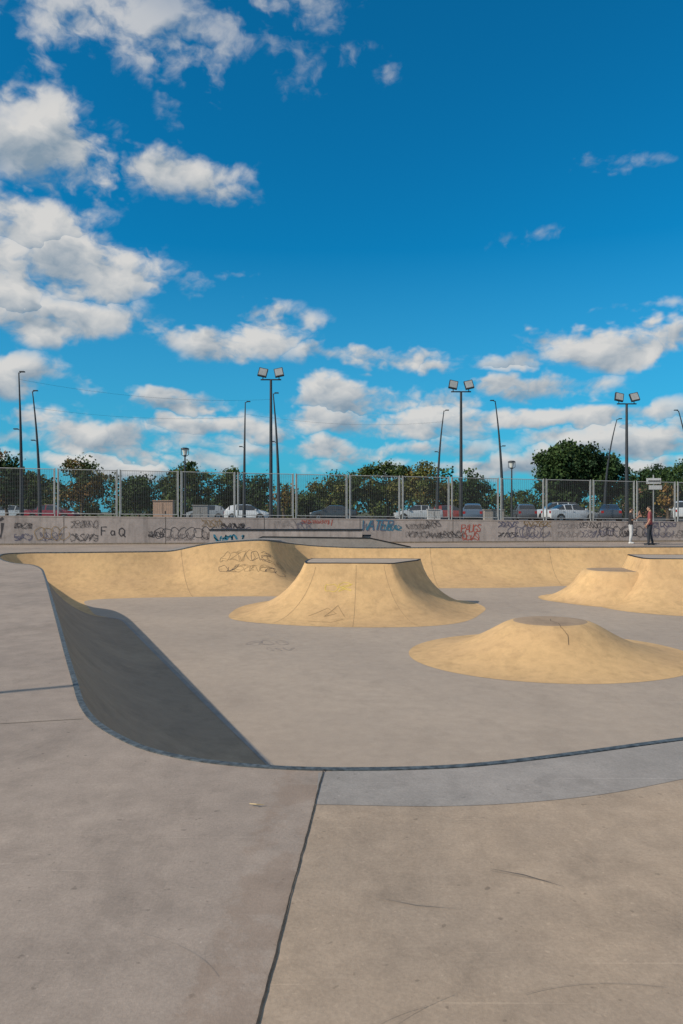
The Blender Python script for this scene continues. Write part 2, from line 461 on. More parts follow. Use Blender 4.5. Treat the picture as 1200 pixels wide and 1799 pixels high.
ribbon(wd, [(-4.6, 33.6, .02), (-3.6, 33.6, .475), (1.3, 33.6, .415), (3.15, 33.6, .01)], .05, (0, -1, 0), 1)
wd.obj('skate_ramp', [M_band, M_dark])

# ------------------------------------------------------------------ ground beyond
g = MB(); R = 4000
g.face([(-R, -R, -.03), (R, -R, -.03), (R, -30, -.03), (-R, -30, -.03)])
g.face([(-R, -30, -.03), (-60, -30, -.03), (-60, 30.8, -.03), (-R, 30.8, -.03)])
g.face([(60, -30, -.03), (R, -30, -.03), (R, 44.8, -.03), (60, 44.8, -.03)])
g.face([(-R, 125, .796), (R, 125, .796), (R, R, .796), (-R, R, .796)])
g.obj('ground', [M_earth])
g = MB(); g.face([(-300, wy(-300)+.3, .8), (300, wy(300)+.3, .8), (300, 126, .8), (-300, 126, .8)]); g.face([(-300, wy(-300)+.3, .8), (-300, wy(-300)+.3, -.03), (300, wy(300)+.3, -.03), (300, wy(300)+.3, .8)])
pk = g.obj('car_park', [M_asph])
ln = MB()
for k in range(-30, 34): ln.box((k*2.6, 66, .803), (k*2.6+.1, 71, .805))
ln.obj('bay_markings', [plain('road_paint', (.75, .75, .72), .7)], parent=pk)

# ------------------------------------------------------------------ retaining wall
wn = Vector((.1168, -1, 0)).normalized()
def wtop(x): return 1.43 - .01*(x+16.6)
def ftop(x): return 3.75 - .0157*(x+16.6)
def wp(x, off, z):
    return (x + wn.x*off, wy(x) + wn.y*off, z)
w = MB(); xs = list(np.linspace(-34, 36, 36))
for a, b in zip(xs[:-1], xs[1:]):
    w.face([wp(a, 0, -.01), wp(b, 0, -.01), wp(b, 0, wtop(b)), wp(a, 0, wtop(a))])
    w.face([wp(a, 0, wtop(a)), wp(b, 0, wtop(b)), wp(b, -.4, wtop(b)), wp(a, -.4, wtop(a))])
    w.face([wp(a, -.4, wtop(a)), wp(b, -.4, wtop(b)), wp(b, -.4, 0), wp(a, -.4, 0)])
wall = w.obj('concrete_wall', [M_wall])
j = MB()
for x in np.arange(-33, 36, 4.85):
    ribbon(j, [wp(x, .003, 0), wp(x, .003, wtop(x))], .025, tuple(wn), 0)
ribbon(j, [wp(x, .004, wtop(x)-.06) for x in xs], .02, tuple(wn), 1)
ribbon(j, [wp(x, .003, .03) for x in xs], .08, tuple(wn), 1)
j.obj('wall_joints', [M_crack, M_seam], parent=wall)

# graffiti
GL = {'F': [[(0,0),(0,1),(.6,1)],[(0,.55),(.45,.55)]], 'a': [[(.5,.5),(.2,.55),(.05,.3),(.2,.02),(.45,.1),(.5,.5),(.52,0)]],
 'Q': [[(.35,1),(.05,.8),(0,.35),(.25,0),(.6,.2),(.65,.7),(.35,1)],[(.4,.3),(.75,-.1)]],
 'W': [[(0,1),(.18,0),(.38,.7),(.55,0),(.8,1)]], 'A': [[(0,0),(.3,1),(.6,0)],[(.12,.4),(.5,.4)]], 'T': [[(0,1),(.6,1)],[(.3,1),(.3,0)]],
 'E': [[(.5,1),(0,1),(0,0),(.5,0)],[(0,.5),(.4,.5)]], 'R': [[(0,0),(0,1),(.45,.95),(.5,.65),(.05,.5),(.55,0)]],
 'P': [[(0,0),(0,1),(.45,.95),(.5,.6),(.05,.48)]], 'U': [[(0,1),(.05,.1),(.3,0),(.5,.15),(.52,1)]],
 'G': [[(.55,.85),(.3,1),(.02,.7),(.05,.2),(.35,0),(.55,.2),(.55,.45),(.3,.45)]], 'S': [[(.5,.9),(.2,1),(.05,.75),(.45,.4),(.4,.08),(.02,.1)]],
 'N': [[(0,0),(0,1),(.5,0),(.5,1)]], '~': [[(0,1.2),(.15,1.35),(.35,1.2),(.5,1.35)]]}
def letters(txt, x, z, h, sp=.8, seed=0, skew=.1):
    rr = random.Random(seed); out = []
    for ch in txt:
        if ch == 'Ñ': gl = GL['N'] + GL['~']
        else: gl = GL[ch]
        dy = rr.uniform(-.06, .06)
        for s in gl: out.append([(x + (px_+skew*pz)*h, z + (pz+dy)*h) for px_, pz in s])
        x += h*sp
    return out
def scribble(x, z, w_, h, seed):
    rr = random.Random(seed); out = []; nl = max(2, int(w_/(h*.55)))
    for k in range(nl):
        cx = x + (k+.5)*w_/nl; cur = []
        a1, a2 = rr.uniform(1, 3.2), rr.uniform(.8, 2.6); p1, p2 = rr.uniform(0, 6), rr.uniform(0, 6); tt = rr.uniform(3.5, 6.5)
        for t in np.linspace(0, tt, 18):
            cur.append((cx + w_/nl*.5*math.sin(a1*t+p1), z + h*(.5+.45*math.cos(a2*t+p2)) + .1*h*math.sin(5*t)))
        out.append(cur)
        if rr.random() < .5:
            zz = z + h*rr.uniform(.1, .9); out.append([(cx-w_/nl*.5, zz), (cx+w_/nl*.6, zz+h*rr.uniform(-.2, .3))])
    return out
M_g = [plain('paint_black', (.045, .038, .042), .7), plain('paint_teal', (.02, .17, .26), .7), plain('paint_red', (.42, .09, .06), .7),
       plain('paint_violet', (.12, .11, .16), .7), plain('paint_pale', (.26, .22, .21), .7), plain('paint_yellow', (.66, .50, .09), .7), plain('paint_brown', (.27, .18, .09), .7)]
gf = MB(); cnt = [0]
def onwall(strokes, wdt, mat):
    cnt[0] += 1
    for s in strokes: ribbon(gf, [wp(a, .006 + .0004*(cnt[0] % 30), min(b, wtop(a)-.05)) for a, b in s], wdt, tuple(wn), mat)
def xw(s): return s*37.84/(F - .1168*s)     # bearing -> wall x
onwall(letters('Ñ', xw(-612), .38, .72, seed=1), .15, 0)
onwall(letters('FaQ', xw(-422), .42, .42, 1.0, 2, 0), .055, 0)
onwall(letters('WATER', xw(34)+.04, .63, .5, .66, 5, .25), .085, 3)
onwall(letters('WATER', xw(34), .66, .5, .66, 5, .25), .05, 1)
onwall(scribble(xw(75), .62, .9, .3, 66), .03, 1)
onwall(letters('PAUGS', xw(210), .55, .40, .52, 7), .05, 2)
onwall(scribble(xw(212), .12, .9, .4, 71), .035, 2)
rg = random.Random(21)
x = xw(-575)
while x < 24:
    w_ = rg.uniform(.7, 1.5)
    for row in range(rg.choice((1, 2, 2))):
        h = rg.uniform(.25, .45); z = rg.uniform(.15, .35) if row == 0 else rg.uniform(.7, .85)
        b_ = x/wy(x)*F
        if -440 < b_ < -370 or 10 < b_ < 110 or 180 < b_ < 250: continue
        mt = rg.choice((0, 0, 0, 3, 3, 0, 4, 6))
        if b_ < -60 or b_ > 110 or rg.random() < .5:
            onwall(scribble(x, z, w_, h, rg.randint(0, 9999)), rg.choice((.014, .02, .028)), mt)
    x += w_ + rg.uniform(-.2, .4)
for b_, hh, mt in ((-530, .6, 6), (-265, .55, 0), (-320, .5, 0), (300, .6, 3), (320, .55, 3), (460, .5, 0), (500, .5, 0), (540, .5, 3), (-205, .5, 3)):
    x0 = xw(b_)
    for k in range(4):
        cx = x0 + k*.38; pts = [(cx + (.24+.03*math.sin(3*t+k))*math.cos(t), .55 + (hh*.5+.05*math.sin(2*t+k*2))*math.sin(t)) for t in np.linspace(.3*k, 5.6+.3*k, 22)]
        onwall([pts], .028, mt)
onwall([[(xw(-24), .95), (xw(-22), 1.3)], [(xw(-18), .9), (xw(-16), 1.3)]], .04, 2)
onwall(scribble(xw(-70), 1.0, 1.4, .2, 5), .016, 2)
gf.obj('graffiti', M_g, parent=wall)
gl = MB()
for s in scribble(-5.9, .1, 1.4, .45, 44): ribbon(gl, [(a, 34.19, b) for a, b in s], .05, (0, -1, 0), 1)
gl.obj('graffiti', M_g, parent=led)
def flatten(st, x0, y0, sx, sy): return [[(x0 + a*sx, y0 + b*sy) for a, b in s] for s in st]
gb = MB()
for k in range(8):
    drape(T_b, flatten(scribble(0, 0, .8, .6, 160+k), -4.9 + .62*(k % 4), 29.35 + .42*(k//4), 1, .5), .014, gb, mat=6 if k % 3 else 0)
drape(T_b, flatten(scribble(0, 0, 1.0, .5, 81), -2.25, 17.2, 1, 1.3), .010, gb, mat=4)
drape(T_b, flatten(scribble(0, 0, .9, .4, 83), -1.7, 16.5, .8, 1.0), .008, gb, mat=4)
gb.obj('graffiti', M_g, parent=bowl)
gp = MB()
drape(T_p, flatten(scribble(0, 0, .8, .5, 91), -.5, 22.15, 1, .5), .016, gp, mat=5)
drape(T_p, [[(-.95,21.1),(-.4,21.5),(-.15,21.15),(-.5,21.0),(-.1,21.6),(.1,20.9)], [(-.95,20.7),(-.3,20.5),(.05,20.75)]], .012, gp, mat=6)
gp.obj('graffiti', M_g, parent=pyr)

# ------------------------------------------------------------------ fence
fn = MB(); fo = -.2
def fp(x, z, o=fo): return wp(x, o, z)
posts = [-503, -393, -285, -185, -82, 13, 106, 193, 280, 360, 443, 520, 592]
px_ = [xw(s) for s in posts]; px_ = [px_[0]-3.05*k for k in range(6, 0, -1)] + px_ + [px_[-1]+2.5*k for k in range(1, 5)]
for x in px_:
    for dx in (-.07, .07): fn.tube([fp(x+dx, wtop(x)), fp(x+dx, ftop(x)+.05)], .03, 6)
for a, b in zip(px_[:-1], px_[1:]):
    a += .1; b -= .1
    for zf in (0, 1):
        za = (wtop(a)+.12) if zf == 0 else ftop(a); zb = (wtop(b)+.12) if zf == 0 else ftop(b)
        fn.tube([fp(a, za), fp(b, zb)], .022, 6)
    nh = 34
    for k in range(1, nh):
        t = k/nh; za = wtop(a)+.12+(ftop(a)-wtop(a)-.12)*t; zb = wtop(b)+.12+(ftop(b)-wtop(b)-.12)*t
        ribbon(fn, [fp(a, za), fp(b, zb)], .009, tuple(wn), 1)
    nv = int((b-a)/.11)
    for k in range(nv+1):
        xx = a+(b-a)*k/nv; ribbon(fn, [fp(xx, wtop(xx)+.12, fo+.004), fp(xx, ftop(xx), fo+.004)], .008, tuple(wn), 1)
    for xx in (a+.02, b-.02): fn.tube([fp(xx, wtop(xx)+.12), fp(xx, ftop(xx))], .022, 6)
fn.obj('metal_fence', [M_galv, plain('mesh_wire', (.13, .135, .14), .6, .4)])

# ------------------------------------------------------------------ lamps
def floodlight(s, top):
    y = 40.0 + .0035*s; x = s*y/F; z = 1.6 + top*y/F
    m = MB(); m.tube([(0, 0, 0), (0, 0, 2.5), (0, 0, z-.8-.9)], [.11, .095, .065], 12)
    zt = z - .8 - .9
    m.tube([(0, 0, 0), (0, 0, .05)], .2, 12)
    m.tube([(-.55, 0, zt), (.55, 0, zt)], .035, 8)
    for sx in (-1, 1):
        Mx = Matrix.Translation((sx*.43, -.02, zt+.38)) @ Matrix.Rotation(sx*-.22, 4, 'Y') @ Matrix.Rotation(math.radians(-18), 4, 'X')
        m.box((-.24, -.06, -.24), (.24, .07, .24), 0, Mx); m.box((-.20, -.068, -.19), (.20, -.062, .20), 1, Mx)
        for k in range(5): m.box((-.2+.09*k, .07, -.2), (-.18+.09*k, .13, .2), 0, Mx)
        m.tube([(sx*.43, .02, zt), (sx*.43, .05, zt+.2)], .025, 6)
    return m.obj('floodlight_mast', [M_pole, plain('floodlight_glass', (.30, .32, .33), .3)], loc=(x, y, .8))
floodlight(-124, 262); floodlight(210, 240); floodlight(501, 218)

def street_lamp(s_base, s_top, elev, y, arm=-1):
    x = s_base*y/F; dx = (s_top-s_base)*y/F; z = 1.6 + elev*y/F - .8
    m = MB(); N = 12; P = []
    for k in range(N+1):
        t = k/N; P.append((dx*t**2.2, 0, z*t))
    m.tube(P, [.11*(1-t/N)+.035 for t in range(N+1)], 8)
    m.tube([(0, 0, 0), (0, 0, .5)], .15, 8)
    tx = dx
    m.tube([(tx, 0, z-.05), (tx+arm*.22, -.1, z+.03)], .025, 6); m.box((tx+arm*.25-.14, -.2, z+.0), (tx+arm*.25+.14, 0, z+.06))
    zm = z*.62; xm = dx*.62**2.2
    m.tube([(xm, 0, zm), (xm-arm*.2, 0, zm+.1)], .02, 6); m.box((xm-arm*.28-.12, -.1, zm+.07), (xm-arm*.28+.12, .1, zm+.13))
    m.obj('street_lamp', [M_pole], loc=(x, y, .8)); return (x+dx, y, z+.7)
tops = [street_lamp(-562, -567, 245, 44, 1), street_lamp(-530, -543, 212, 50, 1), street_lamp(-171, -169, 193, 56, 1), street_lamp(-110, -120, 208, 52, 1),
        street_lamp(168, 180, 178, 61, 1), street_lamp(283, 270, 195, 55, -1), street_lamp(462, 484, 163, 66, 1), street_lamp(618, 592, 178, 60, -1)]
wr = MB()
def cat(a, b, sag, dz=0):
    P = [(a[0]+(b[0]-a[0])*t, a[1]+(b[1]-a[1])*t, a[2]-dz+(b[2]-a[2])*t - sag*4*t*(1-t)) for t in np.linspace(0, 1, 16)]
    wr.tube(P, .005, 4)
cat(tops[0], tops[3], .5, .3); cat(tops[1], tops[2], .4, 1.0); cat(tops[2], tops[4], .5, .8)
wr.obj('overhead_wires', [M_dark])

def post_lamp(x, y, z0, h):
    m = MB(); m.tube([(0, 0, 0), (0, 0, 1.0), (0, 0, h-.45)], [.07, .06, .04], 10); m.tube([(0, 0, 0), (0, 0, .5)], .09, 10)
    m.tube([(0, 0, h-.45), (0, 0, h-.40)], .08, 10)
    for sx in (-1, 1): m.tube([(0, 0, h-.5), (sx*.2, 0, h-.38), (sx*.2, 0, h-.06)], .018, 6)
    m.tube([(0, 0, h-.40), (0, 0, h-.1)], [.09, .16], 12, 1)
    m.tube([(0, 0, h-.09), (0, 0, h-.04), (0, 0, h)], [.23, .22, .12], 14, 0)
    return m.obj('post_top_lamp', [M_pole, M_lamp], loc=(x, y, z0))
post_lamp(-275*40/F, 40, .8, 1.6 + 113*40/F - .8); post_lamp(299*44/F, 44, .8, 1.6 + 90*44/F - .8)
post_lamp(-8.9, 3.84, 0, 5.4)     # stands left of the photographer, its shadow crosses the deck

def cabinet(s, y, wpx, top, col):
    x = s*y/F; wdt = wpx*y/F; z = 1.6 + top*y/F
    m = MB(); m.box((-wdt/2, -.25, 0), (wdt/2, .25, z-.8)); m.box((-wdt/2-.04, -.29, z-.8), (wdt/2+.04, .29, z-.75)); m.box((-.01, -.256, .1), (.01, -.251, z-.9), 1)
    m.box((wdt*.1, -.262, (z-.8)*.5), (wdt*.14, -.252, (z-.8)*.62), 1)
    m.obj('utility_cabinet', [plain('cabinet_paint', col, .6), M_dark], loc=(x, y, .8))
cabinet(-312, 40, 34, 19, (.45, .30, .22)); cabinet(-247, 42, 26, 11, (.28, .28, .28)); cabinet(162, 43, 22, 4, (.45, .45, .45)); cabinet(267, 42, 34, 3, (.33, .30, .27))

m = MB(); m.tube([(0, 0, 0), (0, 0, 3.1)], .04, 8)
m.box((-.45, -.06, 2.55), (.45, -.03, 2.9), 1); m.box((-.30, -.06, 2.2), (.5, -.03, 2.45), 1)
m.face([(.36, -.063, 2.62), (.36, -.063, 2.83), (.43, -.063, 2.725)], 2); m.box((-.35, -.064, 2.69), (.36, -.061, 2.76), 2)
m.obj('traffic_sign', [M_galv, plain('sign_white', (.6, .6, .6), .4), M_dark], loc=(548*46/F, 46, .8))

# ------------------------------------------------------------------ cars
M_glass = plain('car_glass', (.02, .025, .03), .08, 0, spec=1.0); M_tyre = plain('tyre', (.02, .02, .02), .9); M_rim = plain('rim', (.4, .4, .42), .3, .9)
M_tl = plain('tail_light', (.35, .01, .01), .2); M_hl = plain('head_light', (.7, .7, .7), .1)
def car(name, s, y, col, rot=0, kind='hatch', z=.8):
    if kind == 'hatch':
        St = [(-2.08,.38,.62,.64,.70,.66),(-2.02,.24,.88,.92,.80,.72),(-1.92,.20,.97,1.02,.84,.70),(-1.62,.19,.99,1.34,.86,.62),(-1.50,.19,.99,1.40,.865,.61),(-1.0,.19,.98,1.475,.87,.61),(-.93,.19,.98,1.48,.87,.61),
              (-.1,.19,.96,1.50,.87,.61),(-.02,.19,.96,1.50,.87,.61),(.45,.19,.95,1.45,.87,.60),(1.12,.19,.94,1.03,.87,.68),(1.3,.19,.92,.96,.86,.72),(1.75,.2,.80,.84,.83,.68),(2.0,.24,.68,.71,.76,.62),(2.1,.34,.55,.57,.66,.58)]
        wx = (-1.28, 1.32); WR = .31
        glass_top = {(2, 3), (9, 10)}; pil = {4, 5, 7}; cab = range(3, 10)
    elif kind == 'suv':
        St = [(-2.25,.42,.70,.72,.76,.72),(-2.2,.28,1.02,1.06,.86,.78),(-2.12,.26,1.08,1.14,.89,.74),(-1.98,.25,1.10,1.60,.90,.70),(-1.85,.25,1.10,1.66,.90,.68),(-1.1,.25,1.10,1.71,.91,.68),(-1.02,.25,1.10,1.71,.91,.68),
              (-.1,.25,1.08,1.71,.91,.68),(-.02,.25,1.08,1.71,.91,.68),(.4,.25,1.07,1.66,.91,.67),(1.05,.25,1.06,1.12,.91,.76),(1.25,.25,1.04,1.07,.90,.78),(1.8,.26,.96,1.0,.88,.74),(2.1,.3,.84,.87,.82,.70),(2.22,.4,.65,.67,.74,.66)]
        wx = (-1.38, 1.38); WR = .36
        glass_top = {(2, 3), (9, 10)}; pil = {5, 7}; cab = range(3, 10)
    else:
        St = [(-2.3,.38,.66,.68,.72,.68),(-2.24,.24,.92,.95,.82,.74),(-1.8,.20,.98,1.01,.86,.74),(-1.55,.19,.99,1.06,.87,.70),(-1.0,.19,.98,1.38,.87,.60),(-.9,.19,.98,1.40,.87,.60),(-.3,.19,.97,1.44,.87,.60),
              (-.22,.19,.97,1.44,.87,.60),(.1,.19,.96,1.44,.87,.60),(.35,.19,.95,1.41,.87,.60),(1.1,.19,.94,1.0,.87,.68),(1.3,.19,.92,.95,.86,.72),(1.85,.2,.80,.84,.83,.68),(2.15,.24,.66,.69,.76,.62),(2.25,.34,.55,.57,.66,.58)]
        wx = (-1.38, 1.40); WR = .31
        glass_top = {(3, 4), (9, 10)}; pil = {4, 6}; cab = range(3, 10)
    m = MB()
    for (x, zb, zl, zr, hw, hr) in St:
        mid = (zb+zl)/2
        ringp = [(hw*.92, zb), (hw, zb+.12), (hw*1.0, mid+.05), (hw*.97, zl), (hr, zr-.03 if zr-zl > .2 else zr-.01), (hr*.6, zr+.015)]
        full = [(x, a, b) for a, b in ringp] + [(x, -a, b) for a, b in ringp[::-1]]
        m.v += full
    n = 12
    for i in range(len(St)-1):
        for jn in range(n-1):
            mat = 0
            if jn in (3, 7) and i in cab and i not in pil: mat = 1
            if jn in (4, 5, 6) and (i, i+1) in glass_top: mat = 1
            m.f.append((i*n+jn, i*n+jn+1, (i+1)*n+jn+1, (i+1)*n+jn)); m.m.append(mat)
        m.f.append((i*n+n-1, i*n, (i+1)*n, (i+1)*n+n-1)); m.m.append(2)
    m.f.append(tuple(range(n))); m.m.append(0); m.f.append(tuple((len(St)-1)*n+k for k in range(n))[::-1]); m.m.append(0)
    hwm = St[7][4]
    for X in wx:
        for sy in (-1, 1):
            m.tube([(X, sy*(hwm-.1), WR), (X, sy*(hwm+.008), WR)], WR*1.2, 20, 2)
            m.tube([(X, sy*(hwm-.2), WR), (X, sy*(hwm+.02), WR)], WR, 20, 2)
            m.tube([(X, sy*(hwm+.0), WR), (X, sy*(hwm+.03), WR)], WR*.62, 16, 3)
            for k in range(5):
                a = k*1.2566; m.tube([(X, sy*(hwm+.034), WR), (X+WR*.55*math.cos(a), sy*(hwm+.034), WR+WR*.55*math.sin(a))], .02, 4, 2)
    for sy in (-1, 1):
        m.box((St[-1][0]-.2, sy*.62-.12, St[-3][2]-.18), (St[-1][0]-.02, sy*.62+.12, St[-3][2]-.06), 5)
        m.box((St[0][0]-.0, sy*.68-.1, St[1][2]-.22), (St[0][0]+.2, sy*.68+.1, St[1][2]-.02), 4)
        m.box((.85, sy*(hwm+.08)-.07, .96), (1.0, sy*(hwm+.08)+.07, 1.08), 0)
        m.box((-.3, sy*(hwm-.005)-.012, .80), (-.12, sy*(hwm-.005)+.012, .83), 2); m.box((-1.2, sy*(hwm-.005)-.012, .82), (-1.02, sy*(hwm-.005)+.012, .85), 2)
    m.box((St[-1][0]-.04, -.4, .42), (St[-1][0]+.01, .4, .54), 2); m.box((St[-1][0]-.0, -.26, .34), (St[-1][0]+.02, .26, .42), 5)
    if kind == 'suv':
        for sy in (-1, 1): m.tube([(-1.6, sy*.6, 1.74), (.2, sy*.6, 1.76)], .02, 5, 2)
    paint = plain('car_paint', col, .25, .1, var=.03); paint.node_tree.nodes['Principled BSDF'].inputs['Coat Weight'].default_value = .6
    o = m.obj(name, [paint, M_glass, M_tyre, M_rim, M_tl, M_hl], loc=(s*y/F, y, z)); autosmooth(o, 30)
    o.rotation_euler[2] = rot
    return o
pi = math.pi
car('parked_car', -585, 70, (.40, .45, .50), pi, 'sedan', .80)
car('parked_car', -509, 66, (.24, .012, .025), 0, 'sedan', .80)
car('parked_car', -166, 70, (.72, .73, .75), 0, 'hatch', .80)
car('parked_car', -236, 76, (.28, .30, .32), pi, 'hatch')
car('parked_car', -15, 72, (.04, .05, .06), pi, 'sedan')
car('parked_car', 134, 70, (.50, .52, .54), pi, 'sedan')
car('parked_car', 230, 62, (.10, .14, .20), 1.4, 'hatch')
car('parked_car', 375, 71, (.72, .73, .75), pi, 'suv', .80)
car('parked_car', 402, 62, (.66, .68, .70), .25, 'sedan')
car('parked_car', 470, 62, (.05, .06, .08), 1.3, 'sedan')
car('parked_car', 320, 66, (.10, .11, .13), 1.5, 'hatch')
car('parked_car', 600, 63, (.60, .62, .65), 1.2, 'suv')
car('parked_car', 190, 78, (.3, .05, .04), 0, 'hatch')

# ------------------------------------------------------------------ trees
def tree(name, x, y, z0, height, cw, crown0, nclump, palette, seed, leaf=.22, per=70, flat=.75, clump=.9, trunk=.2, bright=1.2):
    rg = np.random.default_rng(seed); m = MB()
    zc = (crown0+height)/2; hz = (height-crown0)/2
    m.tube([(0, 0, 0), (rg.normal()*.1, rg.normal()*.1, crown0*.6), (rg.normal()*.2, 0, crown0+.2*hz), (0, 0, zc+hz*.4)], [trunk, trunk*.75, trunk*.55, trunk*.2], 8, 0)
    cen = []
    while len(cen) < nclump:
        p = rg.uniform(-1, 1, 3); r_ = np.linalg.norm(p)
        if r_ > 1 or r_ < .35: continue
        wv = 1 + .22*math.sin(3*math.atan2(p[1], p[0])+seed) + .15*math.sin(5*p[2]+seed*1.7)
        cen.append(np.array([p[0]*cw/2*wv*.92, p[1]*cw/2*.92*wv, zc + p[2]*hz*.9*(1+.15*math.sin(4*p[0]+seed))]))
    for c in cen[:min(14, nclump)]:
        st = np.array([0, 0, crown0 + rg.uniform(0, .5)*hz]); mid = (st+c)/2 + rg.normal(size=3)*.15
        m.tube([st, mid, c], [trunk*.35, trunk*.22, trunk*.06], 5, 0)
    nb = len(m.v)
    V = []; C = []
    for c in cen:
        k = int(per*rg.uniform(.7, 1.3)); cr = clump*rg.uniform(.65, 1.25)
        d_ = rg.normal(size=(k, 3)); d_ /= np.linalg.norm(d_, axis=1)[:, None]
        rad = cr*rg.uniform(.25, 1.0, k)**.6 * (1 + .25*rg.normal(size=k)).clip(.4, 1.6)
        P = c + d_*rad[:, None]*np.array([1, 1, flat]); P[:, 2] = np.maximum(P[:, 2], .15)
        u = rg.normal(size=(k, 3)); u /= np.linalg.norm(u, axis=1)[:, None]
        v_ = np.cross(u, rg.normal(size=(k, 3))); v_ /= np.linalg.norm(v_, axis=1)[:, None]
        s = leaf*1.35*rg.uniform(.5, 1.2, k)[:, None]
        q = np.stack([P-u*s*.5, P+v_*s*.38, P+u*s*.5, P-v_*s*.38], 1)
        V.append(q.reshape(-1, 3))
        base = np.array(palette[rg.integers(len(palette))])*bright; tone = rg.uniform(.6, 1.25)
        cc = base*tone*rg.uniform(.75, 1.25, (k, 1))
        C.append(np.repeat(cc, 4, 0))
    V = np.concatenate(V); C = np.concatenate(C); k = len(V)//4
    m.v += [tuple(p) for p in V]
    m.f += [(nb+4*i, nb+4*i+1, nb+4*i+2, nb+4*i+3) for i in range(k)]; m.m += [1]*k
    o = m.obj(name, [M_bark, M_leaf], loc=(x, y, z0))
    at = o.data.color_attributes.new('Col', 'FLOAT_COLOR', 'POINT')
    arr = np.ones((len(m.v), 4), 'f'); arr[:, :3] = .1; arr[nb:, :3] = C
    at.data.foreach_set('color', arr.ravel())
    return o
G1 = [(.045, .075, .022), (.06, .085, .02), (.035, .06, .02)]
GD = [(.022, .05, .02), (.03, .06, .018), (.04, .07, .02)]
GY = [(.09, .10, .028), (.11, .105, .03), (.065, .085, .022)]
GO = [(.18, .10, .035), (.13, .09, .03), (.07, .075, .025), (.19, .12, .03)]
def T(name, s, y, topel, wpx, base=.8, pal=G1, seed=1, **k):
    hgt = 1.6 + topel*y/F - base; cwid = wpx*y/F
    c0 = k.pop('c0', .18)
    k['per'] = int(k.get('per', 70)*1.35)
    return tree(name, s*y/F, y, base, hgt, cwid, hgt*c0, int(k.pop('n', 45)*1.2), pal, seed, **k)
T('pine_tree', 402, 92, 122, 142, pal=GD, seed=3, n=160, leaf=.30, per=115, clump=1.15, c0=.16, flat=.8, trunk=.35, bright=1.1)
T('pine_tree', 470, 95, 96, 60, pal=GD, seed=4, n=34, leaf=.28, per=80)
T('broadleaf_tree', -454, 72, 97, 86, pal=GO+G1, seed=5, n=46, leaf=.2, per=60, c0=.2)
T('broadleaf_tree', -358, 78, 64, 56, pal=G1, seed=6, n=34)
T('broadleaf_tree', -268, 84, 86, 96, pal=G1+GY[2:], seed=7, n=60, per=75)
T('broadleaf_tree', -192, 86, 78, 66, pal=G1, seed=8, n=44)
T('broadleaf_tree', -146, 82, 68, 38, pal=GD, seed=9, n=26)
T('broadleaf_tree', -100, 78, 56, 40, pal=GO+GY, seed=10, n=18, per=40, c0=.3)
T('broadleaf_tree', 0, 86, 72, 90, pal=GY+G1, seed=11, n=60, per=70)
T('broadleaf_tree', 82, 88, 94, 110, pal=GY+G1, seed=12, n=80, per=75)
T('broadleaf_tree', 142, 84, 84, 66, pal=GY+GO[2:], seed=13, n=40, per=55)
T('broadleaf_tree', -60, 95, 40, 60, pal=G1, seed=14, n=34)
T('broadleaf_tree', 230, 84, 72, 52, pal=GD, seed=15, n=34)
T('broadleaf_tree', 195, 90, 48, 46, pal=GY, seed=16, n=24)
T('broadleaf_tree', -590, 66, 108, 64, pal=GD+GO[:1], seed=17, n=44)
T('broadleaf_tree', -555, 74, 76, 60, pal=G1, seed=18, n=34)
T('pine_tree', 545, 100, 82, 110, pal=GD, seed=19, n=80, per=90, c0=.2)
T('pine_tree', 600, 90, 86, 84, pal=GD, seed=20, n=64, per=90, c0=.2)
T('pine_tree', 650, 96, 80, 80, pal=GD, seed=21, n=44, per=80, c0=.3)
T('cypress_tree', -310, 88, 64, 16, pal=GD, seed=22, n=24, per=50, clump=.5, c0=.08, flat=1.3)
T('broadleaf_tree', 573, 70, 56, 24, pal=GO, seed=23, n=16, per=35, clump=.5)
rg = np.random.default_rng(99); V = []; C = []
for i in range(900):
    x = rg.uniform(-85, 85); y = rg.uniform(100, 125); zt = .8 + (3.0 + 1.3*math.sin(x*.13) + .9*math.sin(x*.41+2))*rg.uniform(.15, 1.25)
    k = 60; d_ = rg.normal(size=(k, 3)); d_ /= np.linalg.norm(d_, axis=1)[:, None]
    P = np.array([x, y, zt]) + d_*1.3*rg.uniform(.3, 1, (k, 1))*np.array([1.2, 1, .8]); P[:, 2] = np.maximum(P[:, 2], .85)
    u = rg.normal(size=(k, 3)); u /= np.linalg.norm(u, axis=1)[:, None]; v_ = np.cross(u, rg.normal(size=(k, 3))); v_ /= np.linalg.norm(v_, axis=1)[:, None]
    s = .5*rg.uniform(.5, 1.2, k)[:, None]
    V.append(np.stack([P-u*s*.5, P+v_*s*.4, P+u*s*.5, P-v_*s*.4], 1).reshape(-1, 3))
    pal = (G1+GD+GY)[rg.integers(9)]; C.append(np.repeat(1.1*np.array(pal)*rg.uniform(.55, 1.2)*rg.uniform(.8, 1.2, (k, 1)), 4, 0))
V = np.concatenate(V); C = np.concatenate(C); k = len(V)//4
me = bpy.data.meshes.new('distant_trees'); me.from_pydata(V.tolist(), [], np.arange(4*k).reshape(-1, 4).tolist()); me.materials.append(M_leaf)
at = me.color_attributes.new('Col', 'FLOAT_COLOR', 'POINT'); arr = np.ones((4*k, 4), 'f'); arr[:, :3] = C; at.data.foreach_set('color', arr.ravel())
COL.objects.link(bpy.data.objects.new('distant_trees', me))

b = MB(); b.box((0, 0, 0), (14, 10, 6.0)); b.box((-.2, -.2, 6.0), (14.2, 10.2, 6.3), 1)
for fl in range(2):
    for k in range(6): b.box((1+2.2*k, -.03, 1+2.7*fl), (2.2+2.2*k, -.005, 2.4+2.7*fl), 2)
b.obj('brick_building', [plain('brick', (.33, .16, .11), .9, var=.2, scale=3), M_wall, M_glass], loc=(52, 127, .8))

